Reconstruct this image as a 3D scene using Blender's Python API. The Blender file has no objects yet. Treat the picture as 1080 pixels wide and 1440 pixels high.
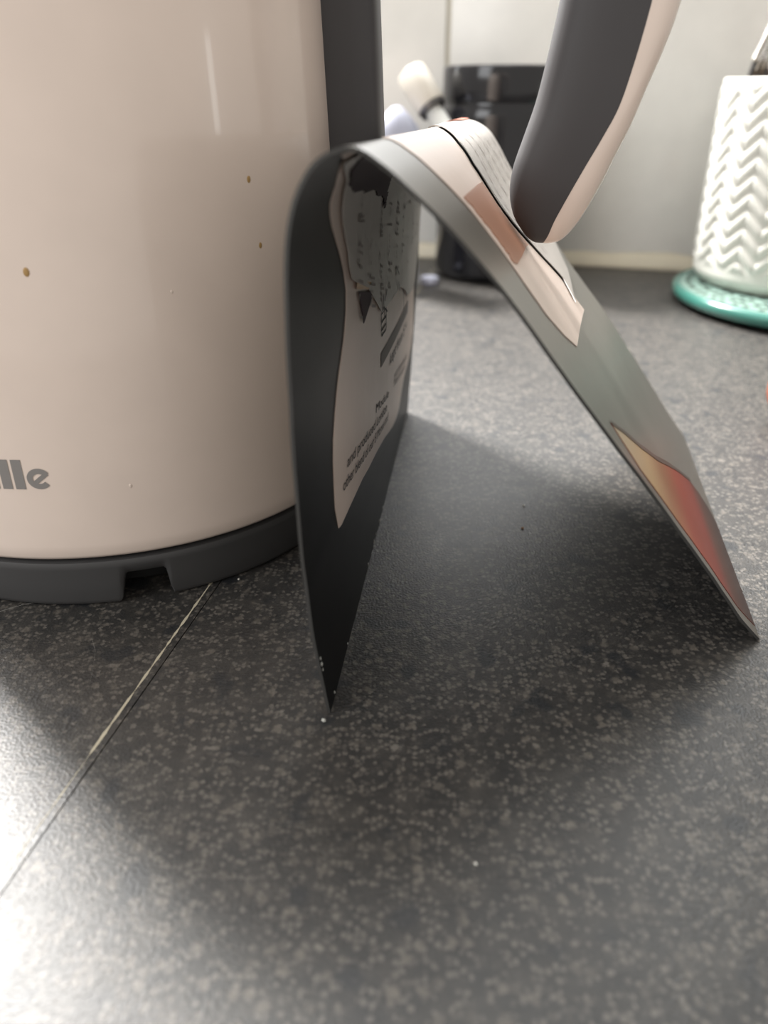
import bpy, bmesh, math, random
from math import sin, cos, radians, pi
from mathutils import Vector, Matrix

scene = bpy.context.scene
COL = scene.collection
random.seed(7)

# ------------------------------------------------------------------ camera
cam_data = bpy.data.cameras.new('camera')
cam = bpy.data.objects.new('camera', cam_data)
COL.objects.link(cam)
cam.location = (0, 0, .125)
cam.rotation_euler = (radians(90 - 29), 0, 0)
cam_data.sensor_fit = 'VERTICAL'
cam_data.sensor_height = 36
cam_data.lens = 36 * 1081 / 1440
cam_data.clip_start = .005
cam_data.dof.use_dof = True
cam_data.dof.focus_distance = .205
cam_data.dof.aperture_fstop = 10
scene.camera = cam

# ------------------------------------------------------------------ world, window light, exposure
world = bpy.data.worlds.new('world')
scene.world = world
world.use_nodes = True
bg = world.node_tree.nodes['Background']
bg.inputs['Color'].default_value = (1.0, .95, .885, 1)
bg.inputs['Strength'].default_value = .80


def area(name, loc, target, sx, sy, power, color):
    d = bpy.data.lights.new(name, 'AREA')
    d.shape = 'RECTANGLE'
    d.size, d.size_y = sx, sy
    d.energy = power
    d.color = color
    o = bpy.data.objects.new(name, d)
    COL.objects.link(o)
    o.location = loc
    o.rotation_euler = (Vector(target) - Vector(loc)).to_track_quat('-Z', 'Y').to_euler()
    return o


# daylight falling through the window above the splashback (high, behind left)
area('window_daylight', (-1.75, 2.37, 3.10), (.02, .2, 0), .74, .74, 660, (1, .975, .94))
# unseen fill lamp added left of the camera to brighten kettle front and wall
area('room_fill', (-1.5, -.9, 1.05), (0, .3, .1), .9, 1.1, 16, (.96, .98, 1))

# open sky seen through the window above the worktop
sky_l = area('window_sky', (-.5512, .8205 + .0665, 1.10), (-.7, .27, 1.10), 1.84, 1.66, 54, (.97, .99, 1))
sky_l.rotation_euler = (radians(-90), 0, math.atan(-.265))

# a narrow bright window far off to the right of the room
area('far_window_daylight', (2.45, -.55, .29), (0, .2, .12), .12, .27, .5, (.95, 1, .97))

scene.view_settings.view_transform = 'Standard'
scene.view_settings.look = 'None'
scene.view_settings.gamma = 1
scene.view_settings.exposure = 0
scene.view_settings.use_curve_mapping = False


# ------------------------------------------------------------------ helpers
def mat(name, color, rough=.5, metal=0, coat=0, spec=.5, bump=None, trans=0, ior=1.45):
    m = bpy.data.materials.new(name)
    m.use_nodes = True
    nt = m.node_tree
    b = nt.nodes['Principled BSDF']
    b.inputs['Base Color'].default_value = (*color, 1)
    b.inputs['Roughness'].default_value = rough
    b.inputs['Metallic'].default_value = metal
    b.inputs['Coat Weight'].default_value = coat
    b.inputs['Coat Roughness'].default_value = .06
    b.inputs['Specular IOR Level'].default_value = spec
    b.inputs['Transmission Weight'].default_value = trans
    b.inputs['IOR'].default_value = ior
    # gentle procedural colour variation so no surface is dead flat
    tc = nt.nodes.new('ShaderNodeTexCoord')
    nz = nt.nodes.new('ShaderNodeTexNoise')
    nz.inputs['Scale'].default_value = 60
    nz.inputs['Detail'].default_value = 3
    nt.links.new(tc.outputs['Object'], nz.inputs['Vector'])
    mx = nt.nodes.new('ShaderNodeMix')
    mx.data_type = 'RGBA'
    mx.inputs[6].default_value = (*[c * .94 for c in color], 1)
    mx.inputs[7].default_value = (*[min(1, c * 1.05) for c in color], 1)
    nt.links.new(nz.outputs['Fac'], mx.inputs[0])
    nt.links.new(mx.outputs[2], b.inputs['Base Color'])
    if bump:
        n2 = nt.nodes.new('ShaderNodeTexNoise')
        n2.inputs['Scale'].default_value = bump[0]
        n2.inputs['Detail'].default_value = 2
        nt.links.new(tc.outputs['Object'], n2.inputs['Vector'])
        bp = nt.nodes.new('ShaderNodeBump')
        bp.inputs['Strength'].default_value = bump[1]
        bp.inputs['Distance'].default_value = bump[2]
        nt.links.new(n2.outputs['Fac'], bp.inputs['Height'])
        nt.links.new(bp.outputs['Normal'], b.inputs['Normal'])
    return m


def mesh_obj(name, verts, faces, m=None, parent=None, smooth=False, loc=None):
    me = bpy.data.meshes.new(name)
    me.from_pydata([tuple(v) for v in verts], [], faces)
    me.validate()
    if m:
        me.materials.append(m)
    if smooth:
        me.polygons.foreach_set('use_smooth', [True] * len(me.polygons))
    me.update()
    o = bpy.data.objects.new(name, me)
    COL.objects.link(o)
    if parent:
        o.parent = parent
    if loc:
        o.location = loc
    return o


def bm_obj(name, bm, m=None, parent=None, smooth=False, loc=None):
    bmesh.ops.recalc_face_normals(bm, faces=bm.faces)
    me = bpy.data.meshes.new(name)
    bm.to_mesh(me)
    bm.free()
    if m:
        me.materials.append(m)
    if smooth:
        me.polygons.foreach_set('use_smooth', [True] * len(me.polygons))
    o = bpy.data.objects.new(name, me)
    COL.objects.link(o)
    if parent:
        o.parent = parent
    if loc:
        o.location = loc
    return o


def sharp(o, deg=35):
    for p in o.data.polygons:
        p.use_smooth = True
    o.data.set_sharp_from_angle(angle=radians(deg))


def tag(o, label=None, cat=None, group=None, kind=None):
    for k, v in (('label', label), ('category', cat), ('group', group), ('kind', kind)):
        if v:
            o[k] = v
    return o


def empty(name, loc, label, cat, group=None):
    o = bpy.data.objects.new(name, None)
    o.empty_display_size = .01
    COL.objects.link(o)
    o.location = loc
    tag(o, label, cat, group)
    return o


def lathe(profile, n=96, a0=0, a1=2 * pi):
    """profile: list of (r, z), bottom to top outside. r=0 ends are closed."""
    bm = bmesh.new()
    full = abs(a1 - a0 - 2 * pi) < 1e-6
    rings = []
    for r, z in profile:
        if r < 1e-7:
            rings.append([bm.verts.new((0, 0, z))])
        else:
            rings.append([bm.verts.new((r * cos(a0 + (a1 - a0) * i / n), r * sin(a0 + (a1 - a0) * i / n), z))
                          for i in range(n if full else n + 1)])
    for A, B in zip(rings, rings[1:]):
        cnt = n
        for i in range(cnt):
            j = (i + 1) % n if full else i + 1
            if len(A) == 1 and len(B) == 1:
                continue
            if len(A) == 1:
                bm.faces.new((A[0], B[i], B[j]))
            elif len(B) == 1:
                bm.faces.new((A[i], A[j], B[0]))
            else:
                bm.faces.new((A[i], A[j], B[j], B[i]))
    return bm


def box_bm(bm, x0, x1, y0, y1, z0, z1, mtx=None):
    vs = [bm.verts.new((x, y, z)) for x in (x0, x1) for y in (y0, y1) for z in (z0, z1)]
    for f in ((0, 1, 3, 2), (4, 6, 7, 5), (0, 4, 5, 1), (2, 3, 7, 6), (0, 2, 6, 4), (1, 5, 7, 3)):
        bm.faces.new([vs[i] for i in f])
    if mtx:
        bmesh.ops.transform(bm, matrix=mtx, verts=vs)
    return vs


def bevel(bm, w, seg=2):
    bmesh.ops.bevel(bm, geom=list(bm.edges), offset=w, segments=seg, profile=.5, affect='EDGES', clamp_overlap=True)


def tube_bm(pts, radii, n=12, bm=None):
    bm = bm or bmesh.new()
    pts = [Vector(p) for p in pts]
    rings = []
    ref = Vector((0, 1, 0))
    for i, p in enumerate(pts):
        t = (pts[min(i + 1, len(pts) - 1)] - pts[max(i - 1, 0)]).normalized()
        a = t.cross(ref)
        if a.length < 1e-4:
            a = t.cross(Vector((1, 0, 0)))
        a.normalize()
        b = t.cross(a)
        r = radii[i] if hasattr(radii, '__len__') else radii
        rings.append([bm.verts.new(p + a * r * cos(2 * pi * k / n) + b * r * sin(2 * pi * k / n)) for k in range(n)])
    for A, B in zip(rings, rings[1:]):
        for k in range(n):
            bm.faces.new((A[k], A[(k + 1) % n], B[(k + 1) % n], B[k]))
    bm.faces.new(rings[0][::-1])
    bm.faces.new(rings[-1])
    return bm


def interp(pts, t):
    """Catmull-Rom through pts, t in [0,1]."""
    n = len(pts) - 1
    x = min(max(t, 0), 1) * n
    i = min(int(x), n - 1)
    f = x - i
    g = lambda k: Vector(pts[min(max(k, 0), n)])
    p0, p1, p2, p3 = g(i - 1), g(i), g(i + 1), g(i + 2)
    return .5 * ((2 * p1) + (p2 - p0) * f + (2 * p0 - 5 * p1 + 4 * p2 - p3) * f * f + (3 * p1 - p0 - 3 * p2 + p3) * f ** 3)


# ------------------------------------------------------------------ materials
def laminate_material(r0, r1):
    m = bpy.data.materials.new('dark_speckled_laminate')
    m.use_nodes = True
    nt = m.node_tree
    N, L = nt.nodes, nt.links
    b = N['Principled BSDF']
    tc = N.new('ShaderNodeTexCoord')

    def noise(scale, detail=2, rough=.5):
        n = N.new('ShaderNodeTexNoise')
        n.inputs['Scale'].default_value = scale
        n.inputs['Detail'].default_value = detail
        n.inputs['Roughness'].default_value = rough
        L.new(tc.outputs['Object'], n.inputs['Vector'])
        return n.outputs['Fac']

    def ramp(fac, stops):
        r = N.new('ShaderNodeValToRGB')
        els = r.color_ramp.elements
        els[0].position, els[0].color = stops[0][0], (*stops[0][1], 1)
        els[1].position, els[1].color = stops[-1][0], (*stops[-1][1], 1)
        for p, c in stops[1:-1]:
            e = els.new(p)
            e.color = (*c, 1)
        L.new(fac, r.inputs[0])
        return r.outputs['Color']

    def mix(f, a, c, mode='MIX'):
        x = N.new('ShaderNodeMix')
        x.data_type = 'RGBA'
        x.blend_type = mode
        if isinstance(f, float):
            x.inputs[0].default_value = f
        else:
            L.new(f, x.inputs[0])
        for s, v in ((6, a), (7, c)):
            if isinstance(v, tuple):
                x.inputs[s].default_value = (*v, 1)
            else:
                L.new(v, x.inputs[s])
        return x.outputs[2]

    g = lambda v: (v, v, v)
    base = ramp(noise(130, 5, .65), [(.30, (.019, .019, .0195)), (.52, (.034, .032, .030)), (.72, (.058, .053, .048))])

    def flakes(scale, lo, size, amount):
        """Irregular chips: random Voronoi cells, shrunk and softened."""
        v = N.new('ShaderNodeTexVoronoi')
        v.inputs['Scale'].default_value = scale
        d = N.new('ShaderNodeVectorMath')
        d.operation = 'ADD'
        w = N.new('ShaderNodeTexNoise')
        w.inputs['Scale'].default_value = scale * 1.6
        L.new(tc.outputs['Object'], w.inputs['Vector'])
        sc = N.new('ShaderNodeVectorMath')
        sc.operation = 'SCALE'
        sc.inputs['Scale'].default_value = .9 / scale
        L.new(w.outputs['Color'], sc.inputs[0])
        L.new(tc.outputs['Object'], d.inputs[0])
        L.new(sc.outputs[0], d.inputs[1])
        L.new(d.outputs[0], v.inputs['Vector'])
        sp = N.new('ShaderNodeSeparateColor')
        L.new(v.outputs['Color'], sp.inputs[0])
        pick = ramp(sp.outputs[0], [(lo, g(0)), (min(1, lo + .25), g(amount))])
        near = ramp(v.outputs['Distance'], [(size * .45, g(1)), (size, g(0))])
        return mix(1.0, pick, near, 'MULTIPLY')

    c1 = mix(flakes(800, .47, .64, .8), base, (.145, .131, .115))
    c2 = mix(flakes(400, .71, .55, .7), c1, (.150, .132, .112))
    dark = ramp(noise(95, 1.5, .4), [(.63, g(0)), (.70, g(.85))])
    c3 = mix(dark, c2, (.014, .016, .019))
    c4 = mix(flakes(230, .84, .26, .95), c3, (.175, .16, .14))
    L.new(c4, b.inputs['Base Color'])
    rr = N.new('ShaderNodeMapRange')
    L.new(noise(45, 4, .6), rr.inputs[0])
    rr.inputs[3].default_value = r0
    rr.inputs[4].default_value = r1
    L.new(rr.outputs[0], b.inputs['Roughness'])
    b.inputs['Specular IOR Level'].default_value = .75
    bp = N.new('ShaderNodeBump')
    bp.inputs['Strength'].default_value = .5
    bp.inputs['Distance'].default_value = .00028
    L.new(noise(1500, 1.5, .4), bp.inputs['Height'])
    L.new(bp.outputs['Normal'], b.inputs['Normal'])
    return m


M_LAM = laminate_material(.43, .53)
M_LAM_L = laminate_material(.40, .49)
M_TILE = mat('white_glazed_tile', (.80, .79, .75), .18, bump=(9, .05, .002))
M_GROUT = mat('aged_grout', (.56, .53, .45), .85)
M_SEAL = mat('cream_sealant', (.74, .68, .54), .5)
M_FRAME = mat('white_window_paint', (.82, .82, .80), .35)
M_CREAM = mat('cream_gloss_kettle', (.80, .675, .595), .24, coat=.5, spec=.5)
M_CHAR = mat('charcoal_soft_plastic', (.055, .052, .054), .55, spec=.45, bump=(2600, .06, .0001))
M_CHAR2 = mat('charcoal_base_plastic', (.068, .067, .068), .5)
M_BLACKGAP = mat('black_shadow_gap', (.006, .006, .006), .6)
M_LETTER = mat('grey_print', (.25, .235, .225), .4)
M_STAIN = mat('tan_splash', (.42, .26, .10), .5)
M_SHEET = mat('glossy_black_plastic', (.010, .010, .0105), .36, spec=.5, ior=1.16, bump=(30, .08, .002))
M_PAPER = mat('pinkish_cream_label', (.66, .54, .47), .4, spec=.5, bump=(140, .25, .0006))
M_PAPER2 = mat('grey_printed_label', (.47, .435, .40), .45, spec=.5, bump=(140, .25, .0006))
M_INK = mat('black_print', (.02, .018, .02), .7)
M_INKG = mat('faded_grey_print', (.22, .195, .185), .7)
M_SMUDGE = mat('smudged_print', (.40, .36, .335), .7)
M_PURPLE = mat('dark_plum_print', (.050, .028, .036), .7)
M_RED = mat('rust_red_print', (.36, .050, .025), .3)
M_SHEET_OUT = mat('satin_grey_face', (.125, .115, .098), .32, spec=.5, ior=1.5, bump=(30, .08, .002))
M_BROWN = mat('brown_patch', (.36, .18, .115), .45)
M_RIM = mat('grey_cut_edge', (.055, .054, .052), .4)
M_AMBER = mat('amber_print', (.55, .30, .11), .3)
M_CHIP = mat('pale_chipped_edge', (.48, .48, .45), .8)
M_JAR = mat('black_gloss_jar', (.010, .010, .012), .12, spec=.6)
M_POT = mat('white_glazed_pot', (.70, .70, .65), .35)
M_POTIN = mat('brown_pot_inside', (.33, .25, .17), .5)
M_TEAL = mat('teal_enamel', (.050, .19, .155), .22, coat=.3)
M_TEALTOP = mat('pale_teal_enamel', (.20, .30, .26), .5)
M_DARKHOLE = mat('dark_cutout', (.008, .009, .006), .9, spec=.1)
M_DULL = mat('dull_metal_ring', (.22, .22, .22), .3, metal=.6)
M_STEEL = mat('dark_steel', (.11, .105, .105), .35, metal=.7)
M_SILVER = mat('silver_beads', (.72, .70, .66), .2, metal=1)
M_LILAC = mat('lilac_plastic', (.37, .385, .47), .4)
M_TUBE = mat('cream_plastic_cap', (.62, .58, .51), .4)
M_TUBE2 = mat('white_plastic', (.74, .74, .70), .4)
M_TOM = mat('rust_red_skin', (.30, .075, .035), .3)
M_CRUMB = mat('toasted_crumb', (.40, .20, .09), .8)
M_CRUMBW = mat('white_crumb', (.80, .78, .72), .8)

# ------------------------------------------------------------------ worktop (two pieces meeting at a joint)
SEAM_A = Vector((-.0690, .0885))
SEAM_D = (Vector((-.0504, .1798)) - SEAM_A).normalized()


def seam_x(y):
    return SEAM_A.x + SEAM_D.x * (y - SEAM_A.y) / SEAM_D.y


def wall_y(x):
    return .6745 - .265 * x


Y0, TH = -.14, .038
GAP = .00016


def slab(name, pts, label, m):
    bm = bmesh.new()
    vs = [bm.verts.new((x, y, 0)) for x, y in pts]
    f = bm.faces.new(vs)
    r = bmesh.ops.extrude_face_region(bm, geom=[f])
    bmesh.ops.translate(bm, verts=[v for v in r['geom'] if isinstance(v, bmesh.types.BMVert)], vec=(0, 0, -TH))
    return tag(bm_obj(name, bm, m), label, 'worktop')


xs0 = seam_x(Y0)
ys = .690
work_r = slab('worktop', [(xs0 + GAP, Y0), (1.0, Y0), (1.0, wall_y(1.0)), (seam_x(ys) + GAP, wall_y(seam_x(ys)))],
              'dark grey speckled laminate worktop right of the pale joint line', M_LAM)
work_l = slab('worktop', [(-1.5, Y0), (xs0 - GAP, Y0), (seam_x(ys) - GAP, wall_y(seam_x(ys))), (-1.5, wall_y(-1.5))],
              'dark grey speckled laminate worktop left of the pale joint line', M_LAM_L)
# ragged pale filler in the joint
vs, fs = [], []
k = 0
yy = Y0
prev = None
while yy < .62:
    w = random.uniform(.00012, .00042) if yy > .118 else random.uniform(.00002, .00014)
    if random.random() < .12:
        w *= .25
    vs += [(seam_x(yy) - w - random.uniform(0, .0001), yy, .00006), (seam_x(yy) + w, yy, .00006)]
    if k:
        fs.append((2 * k - 2, 2 * k - 1, 2 * k + 1, 2 * k))
    k += 1
    yy += random.uniform(.0012, .0035)
o = mesh_obj('joint_filler', vs, fs, mat('pale_joint_filler', (.55, .50, .38), .8), work_r)
o['label'] = 'ragged pale filler along the worktop joint'


def scratch(pts, w, parent):
    v, f = [], []
    for i, (x, y) in enumerate(pts):
        v += [(x, y - w * random.uniform(.4, 1), .00005), (x, y + w * random.uniform(.4, 1), .00005)]
        if i:
            f.append((2 * i - 2, 2 * i - 1, 2 * i + 1, 2 * i))
    return mesh_obj('scratch', v, f, mat('pale_scratch', (.30, .29, .27), .7), parent)


scratch([(-.112, .166), (-.108, .1680), (-.1044, .1697), (-.1015, .1716), (-.099, .173), (-.0965, .1738)], .00014, work_l)
scratch([(-.0755, .158), (-.0730, .153), (-.0715, .147), (-.0700, .139)], .00007, work_l)
scratch([(.0385, .228), (.0350, .222), (.0330, .216)], .00006, work_r)
scratch([(.0445, .232), (.0425, .224), (.0395, .217)], .00006, work_r)

# ------------------------------------------------------------------ back wall: tiles round a window, sealant bead
E1 = Vector((1, -.265, 0)).normalized()
NRM = Vector((E1.y, -E1.x, 0))             # towards the room
WM = Matrix(((E1.x, -NRM.x, 0, 0), (E1.y, -NRM.y, 0, .6745), (0, 0, 1, 0), (0, 0, 0, 1)))   # local: u, depth behind face, z
U0, U1, ZT = -1.6, .95, 2.2
WU0, WU1, WZ0, WZ1 = -1.5, .36, .245, 1.95
bm = bmesh.new()
for b_ in ((U0, WU0, 0, WZ1), (WU1, U1, 0, WZ1), (WU0, WU1, 0, WZ0), (U0, U1, WZ1, ZT)):
    box_bm(bm, b_[0], b_[1], .0022, .10, b_[2], b_[3], WM)
wall = tag(bm_obj('wall_back', bm, M_GROUT), kind='structure')
TW, THt, G = .30, .205, .0032
u_g = .0485
cols = range(-6, 4)
for r in range(0, 11):
    for c in cols:
        a, b2 = u_g + c * TW + G / 2, u_g + (c + 1) * TW - G / 2
        z0, z1 = .004 + r * (THt + G), .004 + r * (THt + G) + THt
        a, b2 = max(a, U0), min(b2, U1)
        z1 = min(z1, ZT)
        if b2 - a < .01 or z1 - z0 < .01:
            continue
        pieces = [(a, b2, z0, z1)]
        if b2 > WU0 and a < WU1 and z1 > WZ0 and z0 < WZ1:
            pieces = []
            if z0 < WZ0 - .01:
                pieces.append((a, b2, z0, WZ0))
            elif z1 > WZ1 + .01:
                pieces.append((a, b2, WZ1, z1))
            elif b2 > WU1 + .01:
                pieces.append((WU1, b2, z0, z1))
            elif a < WU0 - .005:
                pieces.append((a, WU0, z0, z1))
        for p in pieces:
            bm = bmesh.new()
            box_bm(bm, p[0], p[1], 0, .009, p[2], p[3])
            bmesh.ops.bevel(bm, geom=[e for e in bm.edges if all(v.co.y < .001 for v in e.verts)], offset=.0012,
                            segments=2, profile=.5, affect='EDGES')
            bmesh.ops.transform(bm, matrix=WM, verts=bm.verts)
            sharp(bm_obj('tile', bm, M_TILE, wall), 30)
# window frame standing in the opening
win = bpy.data.objects.new('window_1', None)
COL.objects.link(win)
win['kind'] = 'structure'
f_ = .035
for nm, b_ in (('window_frame', (WU0, WU0 + f_, .03, .08, WZ0, WZ1)), ('window_frame', (WU1 - f_, WU1, .03, .08, WZ0, WZ1)),
               ('window_frame', (WU0 + f_, WU1 - f_, .03, .08, WZ1 - f_, WZ1)),
               ('window_frame', (WU0 + f_, WU1 - f_, .03, .08, WZ0, WZ0 + .02)),
               ('window_sill', (WU0, WU1, .0, .03, WZ0, WZ0 + .012))):
    bm = bmesh.new()
    box_bm(bm, *b_)
    bevel(bm, .002)
    bmesh.ops.transform(bm, matrix=WM, verts=bm.verts)
    bm_obj(nm, bm, M_FRAME, win)
# sealant bead along the foot of the tiles
bm = bmesh.new()
prof = [(0, .0105), (-.0015, .0095), (-.0035, .0065), (-.0052, .002), (-.0056, 0), (0, 0)]
rows = []
for i in range(121):
    u = U0 + (U1 - U0) * i / 120
    wob = 1 + .12 * sin(u * 37) + .08 * sin(u * 91)
    rows.append([bm.verts.new((u, d * wob, z * wob)) for d, z in prof])
for A, B in zip(rows, rows[1:]):
    for j in range(len(prof)):
        bm.faces.new((A[j], B[j], B[(j + 1) % len(prof)], A[(j + 1) % len(prof)]))
bmesh.ops.transform(bm, matrix=WM, verts=bm.verts)
o = bm_obj('trim_1', bm, M_SEAL, None, True)
tag(o, kind='structure')

# ------------------------------------------------------------------ kettle base (power base with a cable notch)
KC = Vector((-.0875, .2475, 0))
base = empty('power_base', KC, 'charcoal plastic round base with a cable notch under the cream kettle', 'kettle base')


def smooth01(x):
    x = min(max(x, 0), 1)
    return x * x * (3 - 2 * x)


NA = 720
bm = bmesh.new()
prof = [(.0742, 0, 0), (.0752, .0006, 0), (.0757, .0018, 0), (.0766, .0075, 1), (.0774, .0128, 1), (.0776, .0140, 1),
        (.0772, .0149, 1), (.0762, .0153, 1)]
rings = []
notch_lo, notch_hi, notch_h = -78.6, -67.6, .0096
for i in range(NA):
    a = -180 + 360 * i / NA
    lift = notch_h * smooth01((a - notch_lo) / 2.4) * smooth01((notch_hi - a) / 1.1)
    col = []
    for r, z, _ in prof:
        zz = max(z, lift + z * .25 * (lift > .0001)) if z < .0128 else z
        col.append(bm.verts.new((r * cos(radians(a)), r * sin(radians(a)), min(zz, .0126) if z < .0128 else zz)))
    inner = bm.verts.new((.066 * cos(radians(a)), .066 * sin(radians(a)), lift))
    topin = bm.verts.new((.040 * cos(radians(a)), .040 * sin(radians(a)), .0153))
    rings.append([inner] + col + [topin])
for i in range(NA):
    A, B = rings[i], rings[(i + 1) % NA]
    for j in range(len(A) - 1):
        bm.faces.new((A[j], B[j], B[j + 1], A[j + 1]))
bm.faces.new([r[-1] for r in rings])
o = bm_obj('base_ring', bm, M_CHAR2, base)
sharp(o, 40)
bm_obj('notch_shade_core', lathe([(0, .0004), (.0640, .0004), (.0640, .0122), (0, .0122)], 64), M_BLACKGAP, base)['label'] = \
    'black core put in to darken the cable notch'  # solid black core stands in for the shade inside the notch

# ------------------------------------------------------------------ kettle
ket = empty('kettle', (KC.x, KC.y, .0155), 'glossy cream kettle with charcoal handle and spine, cut off by the left edge', 'kettle')


def kr(z):                                   # body radius at world height z
    if z < .018:
        return .0785
    if z < .15:
        return .0785 - .0045 * (z - .018) / .122
    t = (z - .15) / .055
    return .07363 - .008 * t * t - .0022 * t


HT = .205
Z0 = .0155
prof = [(0, .0001), (.0760, .0001), (.0764, .0006)]
bm_obj('shadow_gap', lathe(prof + [(.0764, .0012), (0, .0012)], 160), M_BLACKGAP, ket, True)
prof = [(.060, .0010), (.0768, .0010), (.0779, .0014), (.0785, .0024)]
z = .021
while z < HT:
    prof.append((kr(z), z - Z0))
    z += .006
prof += [(kr(HT) - .0006, HT + .001 - Z0), (kr(HT) - .002, HT + .0018 - Z0), (.050, HT + .0018 - Z0)]
o = bm_obj('body', lathe(prof, 200), M_CREAM, ket)
sharp(o, 50)
o = bm_obj('lid', lathe([(.0605, HT - Z0 - .002), (.0605, HT - Z0 + .004), (.059, HT - Z0 + .006), (.045, HT - Z0 + .011),
                         (.02, HT - Z0 + .0135), (.012, HT - Z0 + .014), (.0115, HT - Z0 + .022), (.009, HT - Z0 + .024),
                         (0, HT - Z0 + .0245)], 96), M_CHAR, ket)
sharp(o, 40)
PHI = radians(-8)
CU, CT = Vector((cos(PHI), sin(PHI), 0)), Vector((-sin(PHI), cos(PHI), 0))


def kp(r, t, z):                             # kettle-local point: out along the handle, across it, world height
    return CU * r + CT * t + Vector((0, 0, z - Z0))


# spine: charcoal strip down the back of the body
rows = []
bm = bmesh.new()
hw = .0078
for i in range(40):
    z = .050 + (.198 - .050) * i / 39
    fade = smooth01((z - .050) / .03)
    ro = kr(z) - .002 + .0152 * fade
    ro = max(ro, kr(z) + .0008)
    sec = []
    for t, r in ((-hw, kr(z) - .004), (-hw, (kr(z) + ro) * .5), (-hw * .96, ro - .0022), (-hw * .78, ro - .0006), (-hw * .4, ro),
                 (hw * .4, ro), (hw * .78, ro - .0006), (hw * .96, ro - .0022), (hw, (kr(z) + ro) * .5), (hw, kr(z) - .004)):
        sec.append(bm.verts.new(kp(r, t, z)))
    rows.append(sec)
for A, B in zip(rows, rows[1:]):
    for j in range(len(A) - 1):
        bm.faces.new((A[j], A[j + 1], B[j + 1], B[j]))
bm.faces.new(rows[0])
bm.faces.new(rows[-1])
o = bm_obj('spine', bm, M_CHAR, ket)
sharp(o, 50)

# handle: grip (inner, charcoal) and cover (outer, cream); stations run from the tip to the kettle's top
ST = [  # inner (r,z), seam (r,z), outer (r,z), half width
    ((.1328, .0874), (.1334, .0874), (.1345, .0872), .0020),
    ((.1308, .0878), (.1336, .0880), (.1362, .0877), .0050),
    ((.1288, .0892), (.1345, .0902), (.1385, .0886), .0072),
    ((.1266, .0918), (.1356, .0938), (.1412, .0916), .0086),
    ((.1247, .0950), (.1372, .0976), (.1440, .0963), .0095),
    ((.1236, .1000), (.1392, .1020), (.1468, .1022), .0102),
    ((.1240, .1060), (.1420, .1078), (.1492, .1085), .0106),
    ((.1262, .1136), (.1452, .1142), (.1524, .1165), .0109),
    ((.1284, .1210), (.1480, .1206), (.1550, .1250), .0111),
    ((.1300, .1290), (.1500, .1290), (.1574, .1322), .0112),
    ((.1318, .1400), (.1518, .1392), (.1594, .1402), .0112),
    ((.1330, .1500), (.1532, .1500), (.1608, .1500), .0112),
    ((.1338, .1620), (.1540, .1630), (.1614, .1640), .0112),
    ((.1325, .1740), (.1528, .1770), (.1602, .1790), .0112),
    ((.1270, .1850), (.1470, .1920), (.1540, .1950), .0112),
    ((.1170, .1925), (.1330, .2060), (.1390, .2105), .0112),
    ((.1020, .1960), (.1120, .2140), (.1150, .2205), .0112),
    ((.0840, .1965), (.0880, .2150), (.0890, .2215), .0112),
    ((.0640, .1950), (.0640, .2120), (.0640, .2180), .0112),
]


def station(t):
    n = len(ST) - 1
    out = []
    for k in range(3):
        p = interp([(s[k][0], s[k][1], 0) for s in ST], t)
        out.append((p.x, p.y))
    out.append(interp([(s[3], 0, 0) for s in ST], t).x)
    return out


def handle_part(name, which, m):
    bm = bmesh.new()
    rows = []
    K = 14
    for i in range(110):
        t = (i / 109) ** 1.25
        I, S, O, b = station(t)
        A, B = (I, S) if which == 'grip' else (S, O)
        sec = []
        full = .5                            # superellipse-ish rounding
        if which == 'grip':                  # seam side flat, inner side rounded
            for k in range(K + 1):
                a = pi * k / K
                fr = sin(a) ** .75           # 0 at the seam, 1 at the inner face
                cx = cos(a)
                w = b * (1 if cx > 0 else -1) * abs(cx) ** .55
                sec.append(kp(B[0] + (A[0] - B[0]) * fr, w - .0070, B[1] + (A[1] - B[1]) * fr))
        else:
            for k in range(K + 1):
                a = pi * k / K
                fr = sin(a) ** .8
                cx = cos(a)
                w = b * .992 * (1 if cx > 0 else -1) * abs(cx) ** .5
                sec.append(kp(A[0] + (B[0] - A[0]) * fr, w - .0070, A[1] + (B[1] - A[1]) * fr))
        rows.append([bm.verts.new(p) for p in sec])
    n = K + 1
    for A, B in zip(rows, rows[1:]):
        for k in range(n):
            bm.faces.new((A[k], A[(k + 1) % n], B[(k + 1) % n], B[k]))
    bm.faces.new(rows[0])
    bm.faces.new(rows[-1])
    o = bm_obj(name, bm, m, ket)
    sharp(o, 60)
    return o


handle_part('handle_grip', 'grip', M_CHAR)['label'] = 'charcoal inner grip of the handle'
handle_part('handle_cover', 'cover', M_CREAM)['label'] = 'cream outer side of the handle'
# spout on the far side from the handle
bm = bmesh.new()
rows = []
for i in range(14):
    z = .150 + .054 * i / 13
    k_ = i / 13
    ro = kr(z) + .022 * k_ ** 1.4
    sec = []
    for t, q in ((-1, 0), (-.75, .45), (-.4, .85), (0, 1), (.4, .85), (.75, .45), (1, 0)):
        w = .012 + .010 * k_
        sec.append(bm.verts.new(-CU * (kr(z) - .004 + (ro - kr(z) + .004) * q) + CT * (w * t) + Vector((0, 0, z - Z0))))
    rows.append(sec)
for A, B in zip(rows, rows[1:]):
    for j in range(6):
        bm.faces.new((A[j], A[j + 1], B[j + 1], B[j]))
bm.faces.new(rows[-1])
bm.faces.new(rows[0])
bm_obj('spout', bm, M_CREAM, ket, True)

# raised lettering on the front of the body: eight letters drawn as thick strokes
LT = .0025                                  # stroke
LH, XH = .0079, .0056


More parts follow.
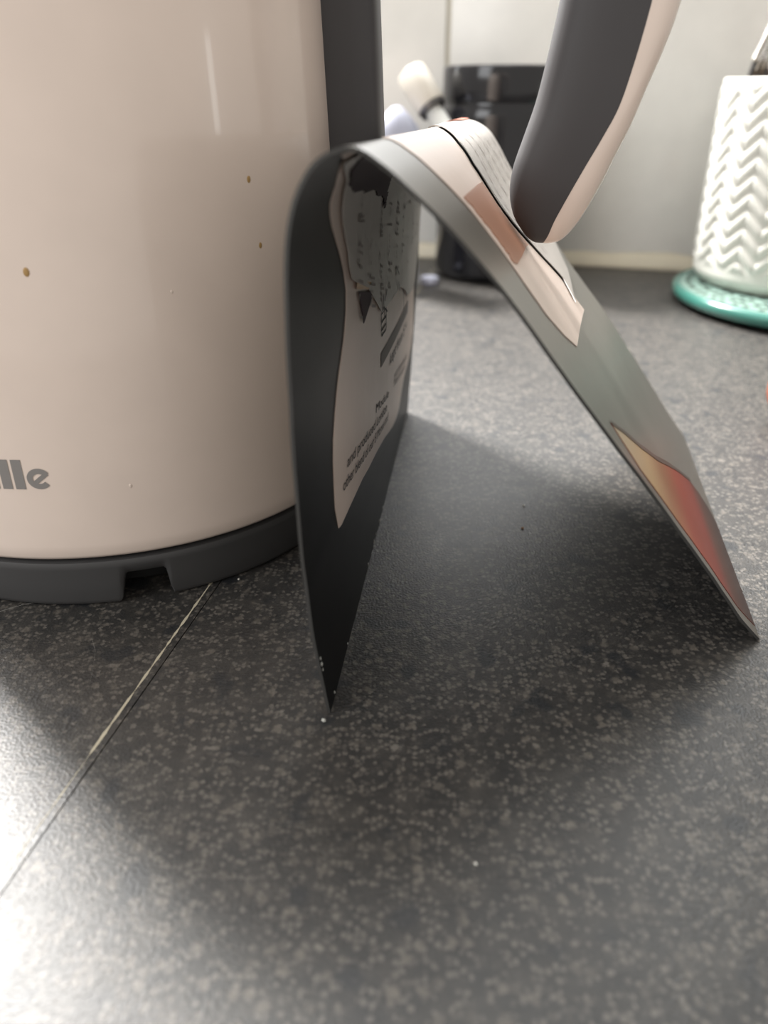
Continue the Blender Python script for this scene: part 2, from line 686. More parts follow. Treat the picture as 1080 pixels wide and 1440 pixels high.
def stroke(pts, w):
    """Flat ribbon polygon (list of quads) along 2-D pts."""
    q = []
    P = [Vector((p[0], p[1])) for p in pts]
    side = []
    for i, p in enumerate(P):
        d = (P[min(i + 1, len(P) - 1)] - P[max(i - 1, 0)]).normalized()
        nn = Vector((-d.y, d.x)) * w / 2
        side.append((p + nn, p - nn))
    for (a, b), (c, d) in zip(side, side[1:]):
        q.append((a, b, d, c))
    return q


def arc(cx, cy, rx, ry, a0, a1, n=18):
    return [(cx + rx * cos(radians(a0 + (a1 - a0) * i / n)), cy + ry * sin(radians(a0 + (a1 - a0) * i / n))) for i in range(n + 1)]


def bar(x0, x1, y0, y1):
    n = 4
    return stroke([((x0 + x1) / 2, y0 + (y1 - y0) * i / n) for i in range(n + 1)], x1 - x0)


h = LT / 2
r_ = XH / 2 - .00085
e_g = stroke(arc(XH / 2 + .0002, XH / 2, r_ + .0003, r_ + .0001, 30, 322, 34), .00145) + \
    stroke([(.0020, .0018), (.0034, .0029), (.0051, .0042)], .0011)
glyphs = [
    (bar(0, LT, 0, LH) + stroke(arc(LT, LH * .74, .0018, LH * .20, 90, -90, 12), .0016) + stroke(arc(LT, LH * .27, .0024, LH * .22, 90, -90, 12), .0017), .0062),
    (bar(0, LT, 0, XH) + stroke(arc(LT + .0013, XH - .0022, .0016, .0016, 150, 40, 10), .0015), .0045),
    (e_g, .0062),
    (stroke([(.0011, XH), (.0030, .0)], .0022) + stroke([(.0030, .0), (.0049, XH)], .0022), .0060),
    (bar(0, LT, 0, XH) + stroke(arc(h, LH - .0005, .0006, .0006, 0, 360, 14), .0012), .0033),
    (bar(0, LT, 0, LH), .0033),
    (bar(0, LT, 0, LH), .0032),
    (e_g, .0060),
]
total = sum(g[1] for g in glyphs)
AZE = radians(-86.15)                       # right end of the last letter
ZB = .0374
vs, fs = [], []
xx = -total + .0002
for quads, adv in glyphs:
    for q in quads:
        k = len(vs)
        for p in q:
            x = xx + p[0]
            z = ZB + p[1]
            r = kr(z) + .00012
            a = AZE + x / r
            vs.append((r * cos(a), r * sin(a), z - Z0))
        fs.append((k, k + 1, k + 2, k + 3))
    xx += adv
o = mesh_obj('lettering', vs, fs, M_LETTER, ket)
o['label'] = 'grey brand lettering reading Breville on the cream body'
for a, z, s in ((-42.4, .1057, .00055), (-41.2, .0906, .0005), (-82.9, .0894, .0007), (-72.5, .0365, .0004), (-60, .083, .0003)):
    bm = bmesh.new()
    bmesh.ops.create_uvsphere(bm, u_segments=10, v_segments=6, radius=s)
    bmesh.ops.scale(bm, vec=(.25, 1, 1.5), verts=bm.verts)
    bmesh.ops.transform(bm, matrix=Matrix.Translation((kr(z) * cos(radians(a)), kr(z) * sin(radians(a)), z - Z0)) @ Matrix.Rotation(radians(a), 4, 'Z'), verts=bm.verts)
    bm_obj('splash_spot', bm, M_STAIN if s > .00045 else M_CREAM, ket, True)

# ------------------------------------------------------------------ bent sheet arch
NEAR = [(-0.0125, 0.1307, 0.0000), (-0.0132, 0.1305, 0.0058), (-0.0139, 0.1304, 0.0115), (-0.0146, 0.1302, 0.0173), (-0.0152, 0.1300, 0.0231), (-0.0156, 0.1300, 0.0289), (-0.0159, 0.1299, 0.0347), (-0.0163, 0.1298, 0.0405), (-0.0165, 0.1297, 0.0463), (-0.0166, 0.1297, 0.0521), (-0.0167, 0.1297, 0.0579), (-0.0168, 0.1297, 0.0637), (-0.0168, 0.1297, 0.0696), (-0.0167, 0.1297, 0.0754), (-0.0167, 0.1297, 0.0812), (-0.0166, 0.1297, 0.0870), (-0.0164, 0.1298, 0.0928), (-0.0161, 0.1298, 0.0986), (-0.0154, 0.1300, 0.1044), (-0.0137, 0.1304, 0.1099), (-0.0104, 0.1312, 0.1145), (-0.0051, 0.1325, 0.1162), (-0.0002, 0.1337, 0.1135), (0.0042, 0.1347, 0.1098), (0.0085, 0.1358, 0.1060), (0.0126, 0.1368, 0.1020), (0.0165, 0.1377, 0.0979), (0.0204, 0.1387, 0.0936), (0.0241, 0.1396, 0.0892), (0.0277, 0.1404, 0.0847), (0.0312, 0.1413, 0.0802), (0.0348, 0.1422, 0.0757), (0.0384, 0.1430, 0.0712), (0.0420, 0.1439, 0.0668), (0.0457, 0.1448, 0.0623), (0.0493, 0.1457, 0.0579), (0.0530, 0.1466, 0.0535), (0.0567, 0.1475, 0.0490), (0.0603, 0.1483, 0.0446), (0.0639, 0.1492, 0.0401), (0.0675, 0.1501, 0.0356), (0.0711, 0.1510, 0.0312), (0.0747, 0.1518, 0.0267), (0.0783, 0.1527, 0.0222), (0.0818, 0.1535, 0.0176), (0.0853, 0.1544, 0.0131), (0.0888, 0.1552, 0.0085), (0.0926, 0.1562, 0.0042), (0.0965, 0.1571, 0.0000)]
FAR = [(0.0100, 0.3154, 0.0000), (0.0103, 0.3153, 0.0056), (0.0106, 0.3152, 0.0112), (0.0110, 0.3151, 0.0168), (0.0113, 0.3151, 0.0224), (0.0116, 0.3150, 0.0280), (0.0119, 0.3149, 0.0336), (0.0122, 0.3149, 0.0393), (0.0124, 0.3148, 0.0449), (0.0126, 0.3147, 0.0505), (0.0128, 0.3147, 0.0561), (0.0131, 0.3146, 0.0617), (0.0132, 0.3146, 0.0673), (0.0134, 0.3146, 0.0729), (0.0136, 0.3145, 0.0785), (0.0139, 0.3144, 0.0841), (0.0145, 0.3143, 0.0897), (0.0153, 0.3141, 0.0953), (0.0171, 0.3137, 0.1006), (0.0193, 0.3132, 0.1057), (0.0229, 0.3123, 0.1100), (0.0275, 0.3112, 0.1129), (0.0328, 0.3100, 0.1131), (0.0377, 0.3088, 0.1106), (0.0411, 0.3080, 0.1062), (0.0440, 0.3073, 0.1015), (0.0471, 0.3066, 0.0969), (0.0504, 0.3058, 0.0924), (0.0537, 0.3050, 0.0879), (0.0570, 0.3042, 0.0834), (0.0602, 0.3034, 0.0789), (0.0636, 0.3027, 0.0744), (0.0669, 0.3019, 0.0700), (0.0703, 0.3011, 0.0656), (0.0739, 0.3002, 0.0614), (0.0775, 0.2993, 0.0572), (0.0812, 0.2985, 0.0530), (0.0848, 0.2976, 0.0487), (0.0882, 0.2968, 0.0443), (0.0915, 0.2960, 0.0399), (0.0948, 0.2952, 0.0354), (0.0982, 0.2944, 0.0310), (0.1015, 0.2937, 0.0265), (0.1048, 0.2929, 0.0221), (0.1081, 0.2921, 0.0176), (0.1114, 0.2913, 0.0131), (0.1147, 0.2905, 0.0087), (0.1182, 0.2897, 0.0043), (0.1217, 0.2889, 0.0000)]



def surf(s, w, off=0):
    """Point on the bent sheet: s along the arch (0 left foot, 1 right foot), w near to far edge, off along the outer side."""
    def P(s, w):
        return interp(NEAR, s).lerp(interp(FAR, s), w)
    p = P(s, w)
    if off:
        a, b = max(s - .004, 0), min(s + .004, 1)
        n = (P(b, w) - P(a, w)).cross(P(s, 1) - P(s, 0)).normalized()
        p = p + n * off
    # the left leg bellies away from the kettle a little between its edges
    # and the handle tip presses a shallow dent into the right leg
    p -= Vector((.78, -.1, .62)) * .0024 * math.exp(-((s - .565) / .075) ** 2 - ((w - .55) / .22) ** 2)
    p.x += .0022 * sin(pi * w) * smooth01(s / .2) * smooth01((.46 - s) / .2)
    return p


SHT = .0007
sheet = empty('bent_sheet', (.04, .2, 0), 'thin glossy black plastic sheet bent into an arch with creased paper labels', 'plastic sheet')
sheet_inv = Matrix.Translation((-.04, -.2, 0))


def sobj(name, verts, faces, m, parent=None, smooth=True, thick=0, rim=None, back=None):
    """Mesh in the sheet's own frame; with thick it becomes a solid with crisp edges of its own."""
    verts = [Vector(v) - Vector((.04, .2, 0)) for v in verts]
    if not thick:
        return mesh_obj(name, verts, faces, m, parent or sheet, smooth)
    nrm = [Vector((0, 0, 0)) for _ in verts]
    edges = {}
    for f in faces:
        n = (verts[f[2]] - verts[f[0]]).cross(verts[f[3]] - verts[f[1]])
        for a in f:
            nrm[a] += n
        for a, b in zip(f, f[1:] + f[:1]):
            edges[(a, b)] = 1
    nv = len(verts)
    hi = [v + n.normalized() * thick / 2 if n.length > 0 else v for v, n in zip(verts, nrm)]
    lo = [v - n.normalized() * thick / 2 if n.length > 0 else v for v, n in zip(verts, nrm)]
    V = hi + lo
    F = [tuple(f) for f in faces] + [tuple(a + nv for a in f[::-1]) for f in faces]
    nf = len(F)
    for (a, b) in edges:
        if (b, a) not in edges:
            k = len(V)
            V += [hi[a], hi[b], lo[b], lo[a]]
            F.append((k + 1, k, k + 3, k + 2))
    o = mesh_obj(name, V, F, m, parent or sheet, smooth)
    if rim:
        o.data.materials.append(rim)
        for p in o.data.polygons[nf:]:
            p.material_index = 1
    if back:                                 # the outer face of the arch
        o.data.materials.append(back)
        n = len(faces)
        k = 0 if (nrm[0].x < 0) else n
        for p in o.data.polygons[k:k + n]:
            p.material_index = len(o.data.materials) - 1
    return o


NS, NW = 192, 16
vs = [surf(i / NS, j / NW) for i in range(NS + 1) for j in range(NW + 1)]
for i, v in enumerate(vs):
    v.z += SHT * .35
fs = [(i * (NW + 1) + j, (i + 1) * (NW + 1) + j, (i + 1) * (NW + 1) + j + 1, i * (NW + 1) + j + 1) for i in range(NS) for j in range(NW)]
so = sobj('sheet', vs, fs, M_SHEET, None, True, SHT, M_RIM, M_SHEET_OUT)


def in_range(poly, s):
    xs = []
    for (a, b), (c, d) in zip(poly, poly[1:] + poly[:1]):
        if (a - s) * (c - s) < 0:
            xs.append(b + (d - b) * (s - a) / (c - a))
    return (min(xs), max(xs)) if len(xs) >= 2 else None


def smooth_poly(poly, n=4):
    P = [(a, b, 0) for a, b in poly]
    out = []
    N = len(P)
    for i in range(N):
        p0, p1, p2, p3 = (Vector(P[(i + k - 1) % N]) for k in range(4))
        for j in range(n):
            f = j / n
            v = .5 * ((2 * p1) + (p2 - p0) * f + (2 * p0 - 5 * p1 + 4 * p2 - p3) * f * f + (3 * p1 - p0 - 3 * p2 + p3) * f ** 3)
            out.append((v.x, v.y))
    return out


def patch(name, poly, off, m, parent=None, rows=60, cols=10, thick=.0002, smooth=2, jag=0, wave=0, attr=False):
    """A paper label lying on the sheet, outlined by poly in (s, w)."""
    if smooth:
        poly = smooth_poly(poly, smooth)
    lo, hi = min(p[0] for p in poly) + 1e-4, max(p[0] for p in poly) - 1e-4
    vs, fs, prev, sv = [], [], None, []
    for i in range(rows + 1):
        s = lo + (hi - lo) * i / rows
        r = in_range(poly, s)
        if not r:
            prev = None
            continue
        a, b = r
        if jag:
            a += random.uniform(-jag, jag)
            b += random.uniform(-jag, jag)
        k = len(vs)
        for j in range(cols + 1):
            w = a + (b - a) * j / cols
            oo = off + wave * (sin(s * 60 + w * 9) + sin(w * 31 + s * 23)) * (1 if off > 0 else -1)
            v = surf(s, min(max(w, .003), .997), oo)
            v.z += SHT * .35
            vs.append(v)
            sv.append(s)
        if prev is not None:
            for j in range(cols):
                fs.append((prev + j, k + j, k + j + 1, prev + j + 1))
        prev = k
    o = sobj(name, vs, fs, m, parent, True, thick)
    if attr:
        o.data.attributes.new('along', 'FLOAT', 'POINT').data.foreach_set('value', (sv + sv + [.93] * len(o.data.vertices))[:len(o.data.vertices)])
    return o


IN = -(SHT / 2 + .00016)
OUT = SHT / 2 + .00016
lab_in = patch('inner_label', [(.432, .085), (.4146, .10), (.3938, .13), (.3813, .128), (.3646, .15), (.3417, .19), (.3104, .22),
                               (.2792, .205), (.2458, .17), (.2042, .14), (.1687, .135), (.1208, .145), (.1195, .215), (.1190, .275),
                               (.1104, .37), (.1083, .415), (.0958, .53), (.0771, .645), (.075, .745), (.1063, .80), (.1104, .88),
                               (.1396, .95), (.1875, .925), (.2229, .905), (.2458, .93), (.2792, .975), (.3083, .97), (.36, .96), (.432, .93)],
               IN, M_PAPER, rows=150, cols=14)
lab_in['label'] = 'cream paper label with fine print inside the left leg'
flap = patch('label_flap', [(.428, .125), (.3958, .16), (.3729, .175), (.3417, .215), (.3167, .235), (.2979, .325), (.262, .42), (.2583, .445),
                            (.2792, .485), (.272, .53), (.245, .68), (.2313, .725), (.224, .80), (.2260, .87), (.2812, .935), (.34, .93), (.428, .91)],
             IN - .0006, M_PAPER2, rows=110, cols=16, wave=.00008, smooth=2)
flap['label'] = 'creased grey printed layer over the top of the inner label'
plum = patch('dark_print', [(.430, .14), (.405, .15), (.3896, .185), (.384, .215), (.388, .25), (.380, .275), (.387, .305), (.3708, .375), (.374, .395), (.3563, .435),
                            (.378, .44), (.395, .455), (.410, .50), (.430, .56)],
             IN - .0010, M_PURPLE, flap, rows=70, cols=8, jag=.010, smooth=0)
plum['label'] = 'dark plum printed area at the top of the flap'
lab_a = patch('outer_label', [(.4333, .16), (.4583, .15), (.4875, .155), (.5188, .165), (.5521, .16), (.5875, .15), (.6188, .155), (.6479, .185),
                              (.6708, .23), (.7042, .635), (.6583, .625), (.5979, .57), (.5667, .535), (.5333, .505), (.4958, .465),
                              (.4708, .49), (.43, .60)], OUT, M_PAPER, rows=90, cols=10, smooth=0)
lab_a['label'] = 'pinkish cream paper label over the bend and right leg'
lab_b = patch('outer_label', [(.43, .60), (.4708, .50), (.4958, .475), (.5333, .515), (.5667, .545), (.5979, .58), (.6583, .635), (.681, .56),
                              (.6729, .81), (.6458, .92), (.5792, .945), (.5354, .945), (.4979, .945), (.4688, .945), (.4375, .945)],
              OUT + .0005, M_PAPER2, rows=90, cols=10, smooth=0, wave=.00008)
lab_b['label'] = 'grey printed paper panel beside the pinkish label'


def ink(name, strokes, side, m, parent, w=.003):
    """Thin printed strokes given in (s, w)."""
    vs, fs = [], []
    for st in strokes:
        k = len(vs)
        wd = st[2] if len(st) > 2 else w
        (s0, w0), (s1, w1) = st[0], st[1]
        L = math.hypot((s1 - s0) * .27, (w1 - w0) * .16)
        ns, nw = -(w1 - w0) * .16 / L * wd / .27, (s1 - s0) * .27 / L * wd / .16
        n = 4
        for i in range(n + 1):
            f = i / n
            s_, w_ = s0 + (s1 - s0) * f, w0 + (w1 - w0) * f
            for sg in (-.5, .5):
                v = surf(s_ + sg * ns, w_ + sg * nw, side)
                v.z += SHT * .35
                vs.append(v)
        for i in range(n):
            fs.append((k + 2 * i, k + 2 * i + 1, k + 2 * i + 3, k + 2 * i + 2))
    o = sobj(name, vs, fs, m, parent, False)
    if len(strokes) > 1:
        o['kind'] = 'stuff'
    return o


def text_on(name, body, s0, w0, s1, w1, size, side, m, parent):
    """A line of lettering running from (s0,w0) to (s1,w1); size in metres."""
    cu = bpy.data.curves.new('text', 'FONT')
    cu.body = body
    cu.size = 1
    to = bpy.data.objects.new('text', cu)
    COL.objects.link(to)
    dg = bpy.context.evaluated_depsgraph_get()
    me = bpy.data.meshes.new_from_object(to.evaluated_get(dg))
    wid = max(v.co.x for v in me.vertices)
    Ls = math.hypot((s1 - s0) * .27, (w1 - w0) * .16)
    kx = Ls / wid
    ds, dw = (s1 - s0) * .27 / Ls, (w1 - w0) * .16 / Ls
    sg = 1
    vs = []
    for v in me.vertices:
        a, b = v.co.x * kx, v.co.y * size
        S = s0 + (a * ds + sg * b * dw) / .27
        W = w0 + (a * dw - sg * b * ds) / .16
        p = surf(S, W, side)
        p.z += SHT * .35
        vs.append(p)
    fs = [tuple(p.vertices) for p in me.polygons]
    o = sobj(name, vs, fs, m, parent, False)
    bpy.data.objects.remove(to)
    bpy.data.meshes.remove(me)
    return o


TI = IN - .00022
text_on('label_text', 'other blend of our 5 Mamas and', .146, .175, .1130, .545, .0040, TI, M_INK, lab_in)
text_on('label_text', 'and produced London', .1610, .200, .1310, .520, .0040, TI, M_INK, lab_in)
text_on('label_text', 'Module', .1590, .400, .1440, .535, .0038, TI, M_INK, lab_in)
text_on('label_text', 'Made in the label of', .1400, .600, .1180, .800, .0040, TI, M_INKG, lab_in)
text_on('label_text', 'with loose tea and', .1500, .600, .1290, .820, .0040, TI, M_INKG, lab_in)
text_on('label_text', 'kept from 5 +', .1815, .530, .1790, .770, .0056, TI, M_INK, lab_in)
ink('printed_band', [((.2070, .44), (.2080, .78), .0042)], TI, M_INKG, lab_in)
ink('printed_mark', [((.255, .44), (.232, .445), .0006), ((.255, .485), (.232, .485), .0006), ((.255, .44), (.255, .485), .0006),
                     ((.246, .44), (.246, .485), .0006), ((.238, .44), (.238, .485), .0006), ((.232, .445), (.232, .485), .0006)], TI, M_INK, lab_in)
# illegible smudged lines on the creased layer
st = []
rs = random.Random(3)
for line in range(9):
    w_ = .27 + .072 * line
    s_ = .372 - .006 * (line % 2)
    while s_ > .275:
        l = rs.uniform(.002, .005)
        if rs.random() < .62 and in_range([(.38, .3), (.26, .3), (.26, .9), (.38, .9)], s_):
            st.append(((s_, w_), (s_ - l, w_ + rs.uniform(-.01, .03)), .0007))
        s_ -= l + .0015
ink('smudged_print', st, IN - .00095, M_SMUDGE, flap)
ink('printed_mark', [((.277, .425), (.252, .44), .0006), ((.277, .46), (.268, .44), .0006), ((.264, .43), (.254, .465), .0006),
                     ((.252, .645), (.215, .668), .0007), ((.268, .58), (.255, .60), .0005), ((.285, .56), (.275, .585), .0005)], IN - .0011, M_INK, flap)
ink('torn_corner', [((.309, .26), (.293, .37), .0018)], IN - .0007, M_AMBER, lab_in)
patch('torn_corner', [(.301, .275), (.288, .37), (.270, .30)], IN - .0005, M_PURPLE, lab_in, rows=12, cols=5, smooth=0)
# faded lines and a torn crease on the outer labels
st = []
for line in range(5):
    w_ = .58 + .075 * line
    s_ = .47
    while s_ < .62:
        l = rs.uniform(.006, .016)
        st.append(((s_, w_), (s_ + l, w_ + .006), .0009))
        s_ += l + .005
ink('faded_print', st, OUT + .00095, M_SMUDGE, lab_b)
patch('brown_patch', [(.507, .18), (.512, .46), (.5333, .49), (.5667, .52), (.596, .55), (.574, .175), (.5521, .185), (.5188, .185)], OUT + .0002, M_BROWN, lab_a,
      rows=30, cols=6, smooth=0, jag=.006)['label'] = 'brown patch on the pinkish label'  # flat brown patch with ragged sides
ink('tear', [((.4708, .485), (.4958, .462), .0009), ((.4958, .462), (.5333, .508), .0011), ((.5333, .508), (.5667, .538), .0014),
             ((.5667, .538), (.598, .573), .0012)], OUT + .0008, M_INK, lab_a)['label'] = 'dark tear between the two outer labels'
patch('printed_edge', [(.425, .86), (.436, .80), (.449, .85), (.452, .95), (.440, .97), (.425, .95)], OUT + .0009, mat('coral_print', (.62, .22, .14), .4),
      lab_b, rows=12, cols=6, smooth=0)['label'] = 'coral red print at the top corner of the label'
# printed foot of the right leg: amber running into rust red and brown
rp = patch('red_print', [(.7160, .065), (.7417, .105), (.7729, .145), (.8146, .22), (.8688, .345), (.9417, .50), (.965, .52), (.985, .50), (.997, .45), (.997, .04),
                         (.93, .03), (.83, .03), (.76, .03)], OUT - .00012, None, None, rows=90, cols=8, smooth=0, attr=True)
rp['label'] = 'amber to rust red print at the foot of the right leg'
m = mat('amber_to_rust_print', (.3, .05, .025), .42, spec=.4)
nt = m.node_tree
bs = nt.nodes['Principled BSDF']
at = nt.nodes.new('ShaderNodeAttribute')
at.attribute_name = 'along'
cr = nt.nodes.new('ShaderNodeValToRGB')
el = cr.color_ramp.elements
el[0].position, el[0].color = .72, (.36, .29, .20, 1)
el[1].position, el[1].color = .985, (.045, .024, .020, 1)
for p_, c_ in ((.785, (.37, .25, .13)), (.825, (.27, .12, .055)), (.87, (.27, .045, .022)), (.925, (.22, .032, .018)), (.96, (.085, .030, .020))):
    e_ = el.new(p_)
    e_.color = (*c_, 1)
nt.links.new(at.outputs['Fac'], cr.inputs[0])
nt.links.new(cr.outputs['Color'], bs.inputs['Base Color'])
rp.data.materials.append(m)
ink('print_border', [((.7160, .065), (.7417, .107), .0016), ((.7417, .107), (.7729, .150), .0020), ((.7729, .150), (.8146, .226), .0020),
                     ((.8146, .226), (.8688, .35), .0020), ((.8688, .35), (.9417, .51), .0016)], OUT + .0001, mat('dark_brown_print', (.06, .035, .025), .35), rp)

# pale chips along the worn lower edges
for s_, w_, sz in ((.006, .03, .0007), (.004, .33, .0011), (.005, .40, .0013), (.004, .425, .0008), (.004, .52, .0009), (.004, .13, .0006),
                   (.056, .004, .0007), (.050, .004, .0009), (.045, .004, .0007), (.004, .47, .0010)):
    bm = bmesh.new()
    bmesh.ops.create_icosphere(bm, subdivisions=1, radius=sz * .5)
    for v in bm.verts:
        v.co *= random.uniform(.5, 1.2)
    bmesh.ops.scale(bm, vec=(.6, 1.2, 1.5), verts=bm.verts)
    p = surf(s_, w_, IN * .9) + Vector((0, 0, SHT * .5)) - Vector((.04, .2, 0))
    bm_obj('edge_chip', bm, M_CHIP, sheet, False, p)

# ------------------------------------------------------------------ black lidded jar by the wall
JC = (.083, .602, 0)
jar = empty('black_jar', JC, 'glossy black lidded jar standing against the white tiles', 'jar')
o = bm_obj('jar_body', lathe([(0, .0008), (.036, .0008), (.0405, .0016), (.0432, .0042), (.0440, .008), (.0440, .106), (.0436, .1100),
                              (.0420, .1130), (.0412, .1150), (.0412, .117), (0, .117)], 128), M_JAR, jar)
sharp(o, 35)
o = bm_obj('jar_lid', lathe([(.0405, .1152), (.0420, .1154), (.0424, .1162), (.0426, .117), (.0426, .1345), (.0420, .1362), (.0405, .1370), (.036, .1371),
                             (.034, .1362), (0, .1362)], 128), M_JAR, jar)
sharp(o, 35)
o = bm_obj('lid_seal', lathe([(.0400, .1120), (.0412, .1128), (.0416, .1138), (.0412, .1150), (.0400, .1154)], 96), M_DULL, jar, True)
o['label'] = 'thin silvery ring under the lid'

# slim capped tube leaning across the jar, lilac bottle next to it
A, B = Vector((.106, .5115, .0052)), Vector((.0178, .588, .1325))
D = (B - A)
tube = empty('leaning_tube', A, 'slim white tube with a thick cream cap leaning against the black jar', 'tube')
bm_obj('tube_body', tube_bm([D * f for f in (0, .01, .5, .83)], [.0040, .0048, .0056, .0060], 20), M_TUBE2, tube, True)
o = bm_obj('cap', tube_bm([D * f for f in (.845, .850, .995, 1.0)], [.0098, .0104, .0100, .0094], 24), M_TUBE, tube)
sharp(o, 40)
o = bm_obj('seal_ring', tube_bm([D * f for f in (.828, .846)], [.0090, .0098], 20), M_STEEL, tube, False)
lil = empty('lilac_bottle', (.0082, .560, 0), 'small lilac bottle with a pointed cap, left of the jar behind the arch', 'bottle')
o = bm_obj('bottle_body', lathe([(0, .0005), (.0135, .0005), (.015, .002), (.0157, .006), (.0157, .088), (.0150, .092), (.0142, .0935), (0, .0935)], 40), M_LILAC, lil)
sharp(o, 35)
o = bm_obj('cap', lathe([(0, .0936), (.0146, .0936), (.0154, .095), (.0146, .101), (.0085, .1085), (.0030, .1135), (0, .1142)], 40), M_LILAC, lil)
sharp(o, 35)
bm = lathe([(0, .0002), (.0060, .0002), (.0066, .001), (.0066, .0040), (.0058, .0050), (0, .0052)], 28)
cap = tag(bm_obj('bottle_cap', bm, M_LILAC, None, False, (.0330, .566, 0)), 'tiny lilac cap lying at the left foot of the black jar', 'cap')
sharp(cap, 35)

# ------------------------------------------------------------------ trivet and herringbone pot
PC = (.2717, .522)
TC = (.2796, .500)
tri = empty('trivet', (*TC, 0), 'round teal enamel trivet with dark cutouts under the white pot', 'trivet')
o = bm_obj('trivet_plate', lathe([(0, .0050), (.0850, .0050), (.0862, .0062), (.0862, .0104), (.0850, .0110), (0, .0110)], 128), M_TEALTOP, tri)
sharp(o, 35)
prof = []
for k in range(17):
    a = pi * 1.0 - 2 * pi * k / 16
    prof.append((.0868 + .0032 * cos(a), .0074 + .0040 * sin(a)))
o = bm_obj('rim', lathe(prof, 128), M_TEAL, tri, True)
cut_mesh = None
for rr, cnt, ph, sx, sy in ((.0550, 40, 0, .0030, .0024), (.0635, 46, .5, .0030, .0024), (.0715, 52, 0, .0030, .0024), (.0800, 58, .5, .0024, .0022)):
    for k in range(cnt):
        if cut_mesh is None:
            bm = bmesh.new()
            bmesh.ops.create_uvsphere(bm, u_segments=8, v_segments=4, radius=1)
            o = bm_obj('cutout', bm, M_DARKHOLE, tri, True)
            cut_mesh = o.data
        else:
            o = bpy.data.objects.new('cutout', cut_mesh)
            COL.objects.link(o)
            o.parent = tri
        a = 2 * pi * (k + ph + .16 * (k % 2)) / cnt
        o.location = (rr * cos(a), rr * sin(a), .01095)
        o.rotation_euler = (0, 0, a)
        o.scale = (sx, sy, .0005)
for k in range(4):
    a = radians(45 + 90 * k)
    bm_obj('foot', lathe([(0, 0), (.0045, 0), (.0055, .0012), (.0055, .0052), (0, .0052)], 16), M_TEAL, tri, True, (.066 * cos(a), .066 * sin(a), 0))

pot = empty('herringbone_pot', (*PC, .0114), 'white ceramic pot with raised herringbone pattern standing on the teal trivet', 'pot')
ZP = .0112
PH = .1180


def pot_r(z):
    return .0640 + .0016 * z / PH


NCOL = 34
NA, NZ = NCOL * 14, 150
bm = bmesh.new()
rows = []
for i in range(NZ + 1):
    z = PH * i / NZ
    row = []
    for k in range(NA):
        a = 2 * pi * k / NA
        c = k / (NA / NCOL)
        fr = c - int(c)
        tri_w = fr if int(c) % 2 == 0 else 1 - fr
        ph = (z / .0098 + tri_w * 1.05)
        f = ph - math.floor(ph)
        ridge = smooth01(f / .55) * smooth01((1 - f) / .22)
        edge = min(fr, 1 - fr)
        ridge *= smooth01(edge / .10) * .55 + .45
        env = smooth01((z - .0115) / .004) * smooth01((PH - .0035 - z) / .003)
        r = pot_r(z) + .0017 * ridge * env - .0006 * env
        if z < .008:
            r -= .0062 * (1 - z / .008) ** 1.8
        if z > PH - .0015:
            r -= .0006 * ((z - PH + .0015) / .0015) ** 2
        row.append(bm.verts.new((r * cos(a), r * sin(a), z)))
    rows.append(row)
for A, B in zip(rows, rows[1:]):
    for k in range(NA):
        bm.faces.new((A[k], A[(k + 1) % NA], B[(k + 1) % NA], B[k]))
bm.faces.new(rows[0])
inner = [bm.verts.new((.0618 * cos(2 * pi * k / NA), .0618 * sin(2 * pi * k / NA), PH - .0003)) for k in range(NA)]
for k in range(NA):
    bm.faces.new((rows[-1][k], rows[-1][(k + 1) % NA], inner[(k + 1) % NA], inner[k]))
bm_obj('pot_body', bm, M_POT, pot, True)
o = bm_obj('pot_inside', lathe([(.0618, PH - .0003), (.0612, PH - .004), (.0600, .012), (.050, .006), (0, .006)], 64), M_POTIN, pot, True)

# flared dark metal server with a beaded edge standing in the pot
SY = .520
srv = empty('cake_server', (.2365, SY, .0228), 'dark steel server with a beaded silver edge standing in the white pot', 'utensil')
outline = [(.2180, .0005), (.2160, .060), (.2157, .108), (.2172, .116), (.2200, .124), (.2228, .132), (.2244, .139), (.2256, .150), (.2262, .175), (.2300, .190)]
outline = [(x - .238, z) for x, z in outline]
pts = outline + [(-x, z) for x, z in reversed(outline)]
bm = bmesh.new()
f = bm.faces.new([bm.verts.new((x, -.0012, z)) for x, z in pts])
r = bmesh.ops.extrude_face_region(bm, geom=[f])
bmesh.ops.translate(bm, verts=[v for v in r['geom'] if isinstance(v, bmesh.types.BMVert)], vec=(0, .0024, 0))
bm_obj('blade', bm, M_STEEL, srv)
for dx in (.0030, .0062):
    bm = bmesh.new()
    rows = [Vector((x + dx, -.0018, z)) for x, z in outline[2:7]]
    bm_obj('ridge', tube_bm(rows, .0007, 8, bm), M_SILVER, srv, True)
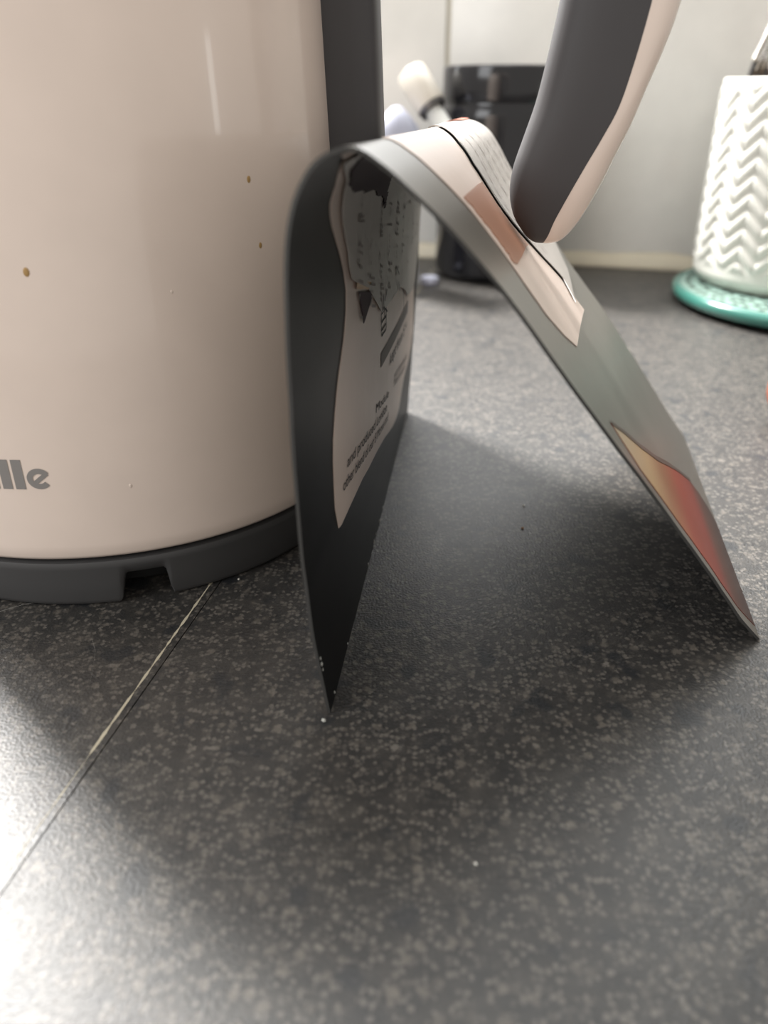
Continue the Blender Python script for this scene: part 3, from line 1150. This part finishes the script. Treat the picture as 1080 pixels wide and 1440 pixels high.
for sgn in (-1, 1):
    P = [Vector((sgn * -x, -.0012, z)) for x, z in outline[3:]]
    for k in range(26):
        p = interp([tuple(v) for v in P], k / 25)
        bm = bmesh.new()
        bmesh.ops.create_uvsphere(bm, u_segments=8, v_segments=6, radius=.00155)
        bm_obj('bead', bm, M_SILVER, srv, True, p)
ring = [(-.238 + .2270 + .0028 * cos(t * pi / 8), -.006, .1125 + .0032 * sin(t * pi / 8)) for t in range(17)]
bm_obj('wire_loop', tube_bm(ring, .0007, 8), M_SILVER, srv, True)

# ------------------------------------------------------------------ rust red tomato at the right edge, crumbs
tom = empty('cherry_tomato', (.1742, .3010, 0), 'small rust red round tomato cut off by the right edge', 'tomato')
bm = bmesh.new()
bmesh.ops.create_uvsphere(bm, u_segments=32, v_segments=20, radius=.0150)
for v in bm.verts:
    rr = math.hypot(v.co.x, v.co.y)
    if v.co.z > 0:
        v.co.z -= .003 * math.exp(-(rr / .004) ** 2)
bmesh.ops.translate(bm, verts=bm.verts, vec=(0, 0, .0151))
bm_obj('fruit', bm, M_TOM, tom, True)
for k in range(5):
    a = 2 * pi * k / 5
    pts = [Vector((0, 0, .0268)), Vector((.003 * cos(a), .003 * sin(a), .0288)), Vector((.007 * cos(a), .007 * sin(a), .0282)), Vector((.0095 * cos(a), .0095 * sin(a), .0278))]
    bm_obj('sepal', tube_bm(pts, [.0009, .0011, .0008, .0002], 6), mat('green_sepal', (.09, .16, .04), .6), tom, True)


def crumb(loc, s, m, label):
    bm = bmesh.new()
    bmesh.ops.create_icosphere(bm, subdivisions=1, radius=s)
    for v in bm.verts:
        v.co *= random.uniform(.7, 1.15)
        v.co.z = v.co.z * .7 + s * .62
    return tag(bm_obj('crumb', bm, m, None, False, loc), label, 'crumb')


crumb((.0447, .2142, 0), .00055, M_CRUMB, 'tiny orange brown crumb on the worktop inside the arch')
crumb((.0474, .2295, 0), .0005, M_CRUMBW, 'tiny pale crumb behind the orange brown crumb inside the arch')
crumb((.0168, .0920, 0), .0004, M_CRUMBW, 'white crumb on the open worktop nearest the camera')
crumb((-.0135, .1283, 0), .0007, M_CHIP, 'pale flake at the near left foot of the arch')
crumb((-.0420, .1850, 0), .0004, M_CRUMBW, 'white speck on the worktop by the kettle notch')
